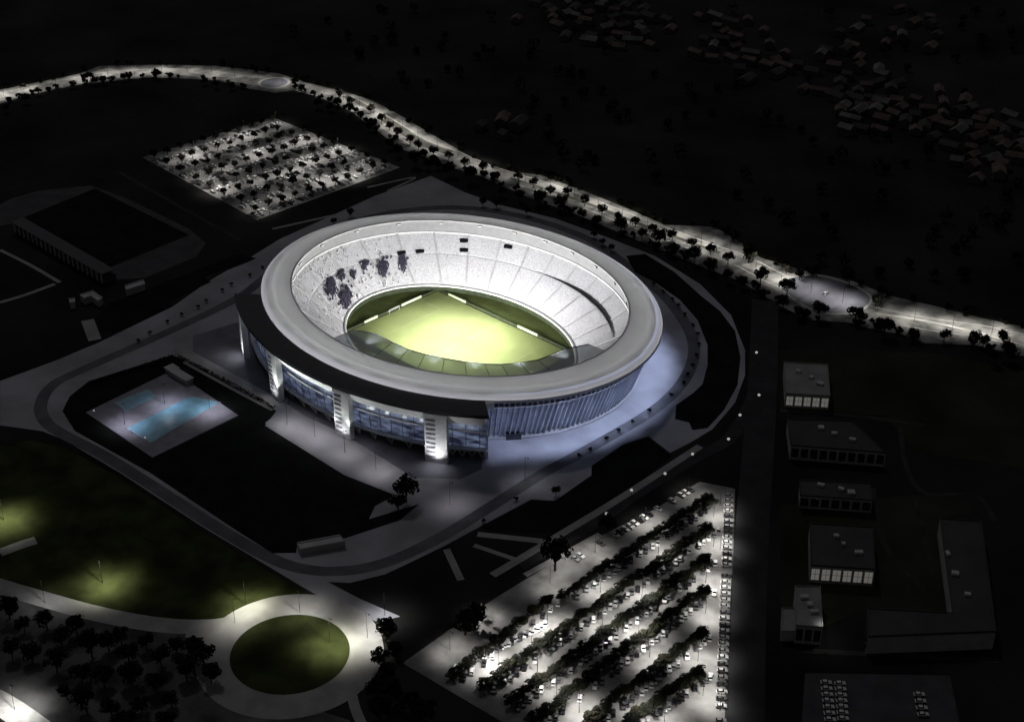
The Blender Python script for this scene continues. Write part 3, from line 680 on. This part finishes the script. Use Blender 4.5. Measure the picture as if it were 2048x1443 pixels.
# ------------------------------------------------------------------ cars
def paint(name, c): return mat(name, c, .35, .06, 1, obj=True, spec=.5)
PAINT = {'white': paint('white_car_paint', (.75, .75, .74)), 'silver': paint('silver_car_paint', (.42, .42, .43)), 'black': paint('black_car_paint', (.015, .015, .017)), 'dark grey': paint('grey_car_paint', (.07, .07, .075))}
def car_body(m):
    mb = MB()
    pr = [(-2.2, .35), (-2.22, .75), (-2.05, .95), (-1.3, 1.0), (.75, 1.0), (2.0, .82), (2.2, .6), (2.2, .35)]
    n = len(pr); L = [(x, -.88, z) for x, z in pr]; Rr = [(x, .88, z) for x, z in pr]
    mb.add(L+Rr, [tuple(range(n)), tuple(range(2*n-1, n-1, -1))]+[(i, n+i, n+(i+1) % n, (i+1) % n) for i in range(n)])
    mb.add([(-1.35, -.66, 1.46), (.25, -.66, 1.46), (.25, .66, 1.46), (-1.35, .66, 1.46), (-1.35, -.66, 1.42), (.25, -.66, 1.42), (.25, .66, 1.42), (-1.35, .66, 1.42)], [(0, 1, 2, 3), (0, 4, 5, 1), (1, 5, 6, 2), (2, 6, 7, 3), (3, 7, 4, 0)])
    for x in (-1.35, 1.38):
        for y in (-.8, .8): mb.bar((x, y-.11, .33), (x, y+.11, .33), .33, n=10, mi=1)
    return mb.mesh('body', [m, M['tyre']])
def car_glass():
    mb = MB()
    mb.add([(-1.85, -.8, .98), (.85, -.8, .98), (.85, .8, .98), (-1.85, .8, .98), (-1.36, -.67, 1.42), (.26, -.67, 1.42), (.26, .67, 1.42), (-1.36, .67, 1.42)], [(0, 1, 5, 4), (1, 2, 6, 5), (2, 3, 7, 6), (3, 0, 4, 7)])
    return mb.mesh('window', M['glassblack'])
BODY = {k: car_body(v) for k, v in PAINT.items()}; GLASS = car_glass()
def car(p, rz, colr, label, group):
    o = empty('parked_car', label, 'car', p, rz, group); CARS.append(o); child(BODY[colr], 'body', o); child(GLASS, 'window', o); return o
CARS = []
def pick(): return random.choices(['white', 'silver', 'black', 'dark grey'], [4, 2, 3, 2])[0]
for j, ((x0, y0), (x1, y1)) in enumerate(ROWS):
    a, b = P(x0, y0), P(x1, y1); d = (b-a).normalized(); nrm = Vector((d.y, -d.x, 0))   # towards the lower right
    n = (30, 12, 30, 42, 40, 34, 26, 18)[j]; k = 0
    for i in range(n):
        if random.random() < .14: continue
        t = (i+.5+random.uniform(-.2, .2))/n; p = a.lerp(b, t)+nrm*((5.6, 5.6)[j > 0]+random.uniform(-.4, .4)); p.z = .1; c = pick()
        row = 'in the treeless edge row' if j == 0 else f'below the {nth(j-1)} tree row'
        car(p, R(random.choice((128, 308)))+random.uniform(-.05, .05), c, f'{c} car, {nth(k)} {row} of the lower car park', 'cars in the lower car park'); k += 1
a, b = P(1309, 1030), P(1395, 972); d = (b-a).normalized(); nrm = Vector((d.y, -d.x, 0))
a, b, k = P(1135, 1128), P(1385, 978), 0
for i in range(26):
    if random.random() < .3: continue
    p = a.lerp(b, (i+.5)/26); p.z = .1; c = pick()
    car(p, math.atan2(nrm.y, nrm.x), c, f"{c} car, {nth(k)} along the upper border of the lower car park", 'cars in the lower car park'); k += 1
a, b, k = P(1458, 988), P(1441, 1450), 0
for i in range(38):
    if random.random() < .1: continue
    p = a.lerp(b, (i+.5)/38); p.z = .1; c = random.choice(['white', 'silver', 'white', 'dark grey']); d = (b-a)
    car(p, math.atan2(d.y, d.x)+math.pi/2+.1, c, f'{c} car, {nth(k)} down the right edge of the lower car park', 'cars in the lower car park'); k += 1
k = 0
for j in range(8):
    for i in range(11):
        if random.random() < .45 or len(CARS) > 290: continue
        u, v = (i+1.0+random.uniform(-.2, .2))/11, (j+.9+random.uniform(-.08, .08))/8
        if u > .97 or v > .97: continue
        p = (LL[0]*(1-v)+LL[3]*v)*(1-u)+(LL[1]*(1-v)+LL[2]*v)*u; p.z = .1; c = random.choice(['white', 'white', 'silver', 'black']); k += 1
        car(p, R(random.choice((0, 180)))+random.uniform(-.05, .05), c, f'{c} car beside spot {nth(i)} of row {nth(j)} in the far car park', 'cars in the far car park')
mb = MB()
for j in range(8):
    for i in range(26):
        for dv in (.80, 1.0):
            if random.random() < .28: continue
            u, v = (i+.6+random.uniform(-.2, .2))/27, (j+dv)/8.3
            if v > .98: continue
            p = (LL[0]*(1-v)+LL[3]*v)*(1-u)+(LL[1]*(1-v)+LL[2]*v)*u; c = random.choice((0, 0, 0, 1, 2)); rz = R(random.uniform(-4, 4))
            mb.box((p.x, p.y, .75), (4.3, 1.75, .75), rz, c, .95); mb.box((p.x-.2, p.y, 1.4), (2.3, 1.5, .55), rz, c, .8)
            mb.box((p.x-.2, p.y, 1.32), (2.9, 1.45, .36), rz, 3, .85); mb.box((p.x, p.y, .3), (3.6, 1.6, .4), rz, 3)
o = mb.build('parked_cars', [PAINT['white'], PAINT['silver'], PAINT['black'], M['glassblack']]); o['kind'] = 'stuff'; o['label'] = 'rows of small parked cars filling the far car park'
car(P(1650, 588), R(100), 'white', 'white car standing alone on the dark traffic island of the boulevard', None)
for q, (x0, y0, x1, y1, n) in enumerate(((1652, 1366, 1660, 1440, 7), (1680, 1368, 1686, 1438, 7), (1838, 1390, 1846, 1430, 4))):
    a, b = P(x0, y0), P(x1, y1)
    for i in range(n):
        p = a.lerp(b, i/(n-1)); p.z = .1; c = 'white'
        car(p, R(44)+random.uniform(-.06, .06), c, f"white car, {nth(i)} from the top in column {nth(q)} of the dark bottom right lot", 'cars in the dark lot')

# ------------------------------------------------------------------ lamps
lp_ = MB(); lp_.bar((0, 0, 0), (0, 0, 10), .11, .06, 6); LPOST = lp_.mesh('post', M['post'])
lp_ = MB(); lp_.bar((0, 0, 9.9), (1.9, 0, 10.2), .05, n=5); LARM = lp_.mesh('arm', M['post'])
lp_ = MB(); lp_.box((1.9, 0, 10.15), (.9, .34, .14)); LHEAD = lp_.mesh('lamp_head', M['post'])
def lamp(p, rz, label, group, power, size=130, color=(1, .97, .92), name='street_lamp', blend=.5, hgt=1.0):
    o = empty(name, label, 'street lamp', (p.x, p.y, .1), rz, group); o.scale = (1, 1, hgt)
    child(LPOST, 'post', o); child(LARM, 'arm', o); child(LHEAD, 'lamp_head', o)
    light('SPOT', (p.x+1.9*math.cos(rz), p.y+1.9*math.sin(rz), .1+9.9*hgt), power, color, None, size, blend, .2)
    return o
for i, (p, h) in enumerate(walk(mid, 21, 6)):
    lamp(p, h+math.pi/2, f"slim street lamp on the boulevard centre line, {nth(i)} from the left edge", 'boulevard lamps', random.choice((2200, 4000, 6500, 9000)), 128, hgt=1.1, blend=.6)
k = 0
for j in range(4):
    for i in range(5):
        u, v = (i+.5)/5+random.uniform(-.06, .06), (j+.5)/4+random.uniform(-.05, .05)
        p = (LL[0]*(1-v)+LL[3]*v)*(1-u)+(LL[1]*(1-v)+LL[2]*v)*u
        lamp(p, .0, f'slim lamp, {nth(i)} along lamp row {nth(j)} of the far car park', 'far car park lamps', random.choice((3500, 5500, 8500)), 138, hgt=1.15, blend=.7); k += 1
for j in range(len(ROWS)):
    a, b = P(*ROWS[j][0]), P(*ROWS[j][1]); d = (b-a).normalized(); nrm = Vector((d.y, -d.x, 0)); L = (b-a).length; n = max(2, int(L/32))
    for i in range(n):
        p = a.lerp(b, (i+.5)/n+random.uniform(-.05, .05))+nrm*10.5
        lamp(p, math.atan2(nrm.y, nrm.x), f'slim lamp, {nth(i)} from the left beside row {nth(j)} of the lower car park', 'lower car park lamps', random.choice((7000, 9500, 12500)), 130, blend=.8)
for i, y in enumerate((1010, 1100, 1200, 1310, 1420)):
    p = P(1440, y); lamp(p, 0, f'slim lamp beside the right edge column of cars, {nth(i)} from the top', 'lower car park lamps', 1100, 125, blend=.8)
for px, py, pw, l, c in ((735, 1275, 4600, 'slim lamp on the right side of the lower roundabout', (1, .98, .92)), (600, 1225, 2600, 'slim lamp on the upper side of the lower roundabout', (1, .98, .92)), (470, 1245, 1800, 'slim lamp where the park road meets the roundabout', (1, .98, .92)),
                         (205, 1165, 9500, 'slim lamp in the park grass near the curved road', (1, 1, .8)), (492, 1208, 6500, 'slim lamp in the grass just before the roundabout', (1, 1, .8)), (8, 1040, 10000, 'slim lamp in the grass at the left edge', (1, 1, .8)), (660, 1285, 8000, 'slim lamp on the grass disc of the roundabout', (1, 1, .8)),
                         (30, 1418, 5500, 'slim lamp over the white road in the bottom left corner', (1, 1, 1)), (770, 1230, 2500, 'slim lamp at the foot of the long pale path', (1, 1, 1)), (90, 1205, 1100, 'slim lamp on the far end of the curved park road', (1, 1, 1)),
                         (575, 850, 1500, 'slim lamp at the upper end of the promenade', (1, .96, .98)), (630, 874, 1400, 'slim lamp a quarter of the way down the promenade', (1, .96, .98)), (690, 905, 1300, 'slim lamp halfway along the promenade', (1, .96, .98)), (752, 940, 1100, 'slim lamp near the lower end of the promenade', (1, .96, .98)), (330, 810, 2200, 'slim lamp between the two swimming pools', (.8, .85, 1)), (250, 850, 2400, 'slim lamp at the outer edge of the pool deck', (.85, .85, 1)), (420, 820, 2400, 'slim lamp at the inner corner of the pool deck', (.9, .9, 1)),
                         (1050, 960, 500, 'slim lamp on the paving below the blue lit wall', (.9, .9, 1)), (900, 1010, 450, 'slim lamp on the lower plaza beside the ring road', (1, .95, 1)), (1130, 1120, 1800, 'slim lamp near the large olive tree', (1, .98, .95)), (1640, 1280, 300, 'slim lamp by the small hall at lower right', (1, 1, 1))):
    lamp(P(px, py), 0, l, None, pw*2.6, 128, c, blend=1, hgt=1.3)
for i, (px, py) in enumerate(((1100, 1165), (1190, 1105), (1290, 1045), (1375, 985), (960, 1240), (900, 1300))):
    lamp(P(px, py), 0, f'slim lamp along the upper border of the lower car park, {nth(i)} of six', 'lower car park lamps', (5000, 4500, 5500, 2500, 6000, 4500)[i], 124, blend=.8)
# glowing globes on posts, added in place of cars along the dark outer road
GL = [(1513, 705), (1518, 790), (1480, 830), (1457, 878), (1385, 908), (1330, 947), (1263, 980), (1213, 1027)]
for i, (px, py) in enumerate(GL):
    p = P(px, py, 5); o = empty('car_globe', f'glowing stand-in for a car on the dark outer road, {nth(i)} going down from its top', 'street lamp', (p.x, p.y, .1), 0, 'globes in place of cars on the outer road')
    mb = MB(); mb.bar((0, 0, 0), (0, 0, 4.6), .09, n=6); mb.build('post', M['bark_pole'], o)
    mb = MB(); mb.ball((0, 0, 5.1), .75, 10, 6, sq=.85); mb.build('globe', M['bulb_dim'], o, True)

# ------------------------------------------------------------------ pool
dk = Ps([(172, 826), (345, 742), (477, 832), (305, 916)])
mb = MB(); mb.poly(dk, .1, .55); struct('pool_deck', mb, M['deck'])
for nm, l, q in (('swimming_pool', 'large rectangular blue pool on the near side of the deck', [(252, 858), (380, 794), (440, 806), (302, 888)]), ('swimming_pool', 'small rectangular blue pool on the far side of the deck', [(228, 806), (296, 778), (313, 794), (252, 826)])):
    W = Ps(q); c = sum(W, Vector())/4; o = empty(nm, l, 'pool', (c.x, c.y, .55), 0, 'pools on the deck')
    W = [p-c for p in W]
    mb = MB(); mb.poly(W, .01, .06); mb.build('water', M['water'], o)
    mb = MB(); ribbon(mb, [Vector((p.x, p.y, 0)) for p in W], 1.0, .14, closed=True, h=.14); mb.build('coping', M['tile'], o)
for i, (px, py) in enumerate(((188, 822), (262, 858), (290, 876))):
    p = P(px, py, 2); o = empty('pool_lamp', ('white globe lamp at the left corner of the pool deck', 'white globe lamp at the left end of the large pool', 'white globe lamp at the bottom corner of the large pool')[i], 'street lamp', (p.x, p.y, .55), 0, 'pool lamps')
    mb = MB(); mb.bar((0, 0, 0), (0, 0, 1.6), .06, n=6); mb.build('post', M['bark_pole'], o); mb = MB(); mb.ball((0, 0, 1.9), .4); mb.build('globe', M['bulb_dim'], o, True)
pv = empty('pool_pavilion', 'low pale pavilion with stepped flat roofs at the top corner of the pool deck', 'pavilion', P(362, 758), 0)
mb = MB(); mb.box((0, 0, 1.7), (16, 4, 3.0)); mb.box((-9, 1, 1.4), (6, 5, 2.6)); mb.build('wall', M['wall'], pv)
mb = MB(); mb.box((0, 0, 3.35), (17, 5, .3)); mb.box((-9.2, 1, 2.85), (6.6, 5.8, .25)); mb.build('roof', M['concrete'], pv)
# hedge between pool and path
for q, (l, ln) in enumerate((('long low dark hedge between the pool deck and the pale path', [(352, 712), (455, 765), (548, 818)]), ('low dark hedge along the upper side of the pool garden', [(185, 768), (345, 714)]))):
    a = Ps(ln); mb = MB(); rnd = random.Random(q)
    for (u, v) in zip(a[:-1], a[1:]):
        for i in range(int((v-u).length*9)):
            p = u.lerp(v, rnd.random())+Vector((rnd.uniform(-.8, .8), rnd.uniform(-.8, .8), rnd.uniform(.2, 1.8))); s = .5
            d = Vector((rnd.gauss(0, 1), rnd.gauss(0, 1), abs(rnd.gauss(0, 1)))).normalized(); x = d.orthogonal().normalized()*s; y = d.cross(x)
            mb.add([p-x, p-y*.6, p+x, p+y*.6], [(0, 1, 2, 3)])
    tag(mb.build('hedge', LEAF[1]), l, 'hedge', 'hedges round the pool')

# ------------------------------------------------------------------ buildings
def block(name, label, cat, quad, h, roofm, wallm, front=None, lit=0, parapet=.5, group=None):
    """flat-roofed building: quad is its roof outline seen on the photograph, h its height"""
    W = Ps(quad, h); c = sum(W, Vector())/len(W); o = empty(name, label, cat, (c.x, c.y, 0), 0, group)
    W = [Vector((p.x-c.x, p.y-c.y, 0)) for p in W]
    mb = MB(); mb.poly(W, 0, h-.3); mb.build('wall', wallm, o)
    mb = MB(); mb.poly([p*1.015 for p in W], h-.3, h); r = mb.build('roof', roofm, o)
    mb = MB(); ribbon(mb, [p*.995 for p in W], .4, h+parapet, closed=True, h=parapet); mb.build('parapet', roofm, r)
    for i in range(3 if h > 6 else 0):
        a = W[0]*.6+(W[2]-W[0])*(.15+.3*i)*.6+(W[1]-W[0])*.15*random.random(); mb = MB(); mb.box((a.x, a.y, h+.6), (random.uniform(1.5, 3.5), random.uniform(1.5, 3), 1.2), random.random()); mb.build('roof_unit', M['concrete'], r)
    n = len(W)
    for e in ([front] if front is not None else []):
        a, b = W[e], W[(e+1) % n]; d = (b-a); L = d.length; d.normalize(); nr = Vector((d.y, -d.x, 0))
        if nr.dot(a) < 0: nr = -nr
        k = max(3, int(L/4.2))
        for i in range(k):
            p = a+d*L*(i+.5)/k+nr*.06
            mb = MB(); mb.box((p.x, p.y, h*.5), (L/k*.74, .2, h*.62), math.atan2(d.y, d.x)); wn = mb.build('window', M['pane'] if random.random() < lit else M['dark_pane'], o)
            mb = MB(); mb.box((p.x+nr.x*.12, p.y+nr.y*.12, h*.5), (.14, .12, h*.62), math.atan2(d.y, d.x)); mb.box((p.x+nr.x*.12, p.y+nr.y*.12, h*.5+.2), (L/k*.74, .1, .14), math.atan2(d.y, d.x)); mb.build('glazing_bar', M['frame'], wn)
    return o
block('hall', 'small grey flat-roofed hall with a lit window front, topmost building right of the ring', 'building', [(1568, 724), (1655, 729), (1660, 792), (1572, 787)], 8, M['roof_dark'], M['wall'], 2, 1.0)
block('hall', 'wide low dark hall just below the topmost lit hall', 'building', [(1575, 838), (1705, 842), (1772, 905), (1582, 890)], 8, M['roof_low'], M['wall'], 2, 0)
block('hall', 'middle grey hall with a broad dim lit front above the L-shaped block', 'building', [(1620, 1046), (1745, 1054), (1750, 1138), (1622, 1130)], 9, M['roof_low'], M['wall'], 2, 1.0)
block('hall', 'narrow tall grey building with a side wing left of the dark lots', 'building', [(1590, 1172), (1640, 1172), (1645, 1254), (1592, 1250)], 9, M['roof_dark'], M['wall'], 2, .2)
block('annex', 'lower pale annex standing against the narrow grey building', 'building', [(1564, 1216), (1589, 1216), (1590, 1262), (1562, 1262)], 5, M['roof_dark'], M['wall'], None)
block('school', 'long L-shaped dark flat-roofed block at the far lower right', 'building', [(1880, 1036), (1962, 1042), (1992, 1262), (1736, 1272), (1736, 1216), (1905, 1226)], 9, M['roof_low'], M['wall'], 3, 0)
block('hall', 'almost black hall between the wide low hall and the middle hall', 'building', [(1600, 960), (1740, 966), (1745, 1000), (1600, 990)], 7, M['roof_low'], M['wall'], 2, 0)
block('canopy_building', 'small pale canopy roof by the corner of the sports ground', 'building', [(250, 572), (287, 560), (290, 568), (252, 580)], 4, M['concrete'], M['wall'])
block('canopy_building', 'pale arched gate building below the sports ground corner', 'building', [(160, 590), (185, 582), (205, 596), (196, 602), (182, 592), (168, 597)], 4, M['concrete'], M['wall'])
block('canopy_building', 'tiny pale kiosk left of the arched gate building', 'building', [(138, 598), (149, 596), (150, 604), (140, 606)], 4, M['concrete'], M['wall'])
block('kiosk', 'small black gate kiosk at the foot of the blue lit wall', 'building', [(1012, 862), (1043, 860), (1043, 868), (1012, 870)], 3, M['dark_metal'], M['dark_metal'])
block('ticket_office', 'low pale flat block on the edge of the lower plaza curve', 'building', [(594, 1086), (680, 1070), (690, 1082), (600, 1098)], 3, M['concrete'], M['wall'])
# small grandstand with columns by the sports pitch
a, b = P(30, 462), P(212, 568); c = (a+b)/2; L = (b-a).length; g = empty('grandstand', 'dim colonnaded grandstand along the dark sports pitch', 'grandstand', c, math.atan2(b.y-a.y, b.x-a.x))
mb = MB(); mb.box((0, 3.5, 2.2), (L, 7, 4.4)); mb.build('terrace', M['asphalt'], g)
mb = MB(); mb.box((0, 2.5, 7.0), (L, 9, .4)); mb.build('roof', M['dark_metal'], g)
for i in range(20):
    mb = MB(); mb.box((-L/2+L*(i+.5)/20, -.8, 3.5), (.9, .9, 6.8)); mb.build('column', M['concrete'], g)
# village on the dark slope at the upper right
VIL = []
rnd = random.Random(4)
for cx, cy, sx, sy, n in ((1130, 25, 80, 25, 14), (1260, 60, 70, 35, 14), (1450, 70, 60, 40, 10), (1520, 130, 60, 25, 8), (1690, 150, 60, 40, 12), (1740, 215, 60, 35, 16), (1880, 240, 60, 30, 14), (1990, 300, 50, 40, 14), (1800, 60, 120, 40, 8), (1000, 270, 40, 20, 3)):
    for i in range(int(n*1.6)):
        for t in range(20):
            q = (cx+rnd.gauss(0, .6)*sx, cy+rnd.gauss(0, .6)*sy)
            p = P(*q)
            if all((p-o).length > 12.5 for o in VIL) : break
        else: continue
        if (px_ := q[0]) > 2100 or q[1] < -60: continue
        VIL.append(p)
def house(p, rz, L, W, h, roofm, label):
    o = empty('village_house', label, 'house', (p.x, p.y, 0), rz, 'houses of the dark village')
    mb = MB(); mb.box((0, 0, h/2), (L, W, h)); mb.add([(-L/2, -W/2, h), (-L/2, W/2, h), (-L/2, 0, h+W*.28), (L/2, -W/2, h), (L/2, W/2, h), (L/2, 0, h+W*.28)], [(0, 2, 1), (3, 4, 5)]); mb.build('wall', M['village_wall'], o)
    mb = MB(); e = .5; zr = h+W*.28+.15
    for s in (-1, 1): mb.add([(-L/2-e, s*(W/2+e), h-.15), (L/2+e, s*(W/2+e), h-.15), (L/2+e, 0, zr), (-L/2-e, 0, zr), (-L/2-e, s*(W/2+e), h-.4), (L/2+e, s*(W/2+e), h-.4), (L/2+e, 0, zr-.25), (-L/2-e, 0, zr-.25)], [(0, 1, 2, 3), (7, 6, 5, 4), (0, 4, 5, 1), (1, 5, 6, 2), (3, 7, 4, 0)])
    mb.build('roof', roofm, o)
    for s in (-1, 1):
        for i in range(3): mb = MB(); mb.box((-L/3+i*L/3, s*W/2, h*.55), (1.3, .14, 1.5)); mb.build('window', M['dark_pane'], o)
VIL.sort(key=lambda p: p.x)
for i, p in enumerate(VIL):
    L = rnd.uniform(7, 17); m_, nm = ((M['roof_tile'], 'reddish'), (M['roof_low'], 'grey'), (M['roof_pale'], 'pale'))[rnd.choices((0, 1, 2), (4, 3, 2))[0]]
    house(p, rnd.choice((0, R(90), R(25), R(115)))+rnd.uniform(-.2, .2), L, rnd.uniform(6, 9), rnd.uniform(3, 6), m_, f'dim {nm} village house on the dark slope, {nth(i)} from the left')
# far woodland between the boulevard and the village
mb = MB(); rnd = random.Random(9)
for i in range(260):
    q = P(rnd.uniform(500, 2048), rnd.uniform(20, 560)); X = None
    # keep to the dark slope beyond the boulevard
    if (q-min(mid, key=lambda m_: (m_-q).length)).length < 35 or any((q-o).length < 14 for o in VIL): continue
    pxl = q
    if q.x*math.cos(R(134))+q.y*math.sin(R(134)) < 0: continue
    near = min(mid, key=lambda m_: (m_-q).length)
    if (q-Vector((CAM[0], CAM[1], 0))).length < (near-Vector((CAM[0], CAM[1], 0))).length: continue
    r = rnd.uniform(3, 6)
    for k in range(60):
        d = Vector((rnd.gauss(0, 1), rnd.gauss(0, 1), rnd.gauss(0, .8))).normalized(); p = q+Vector((0, 0, r))+d*r*rnd.uniform(.6, 1); s = rnd.uniform(.7, 1.4)
        x = d.orthogonal().normalized()*s; y = d.cross(x); mb.add([p-x, p-y*.7, p+x, p+y*.7], [(0, 1, 2, 3)])
o = mb.build('woodland', LEAF[0]); o['kind'] = 'stuff'
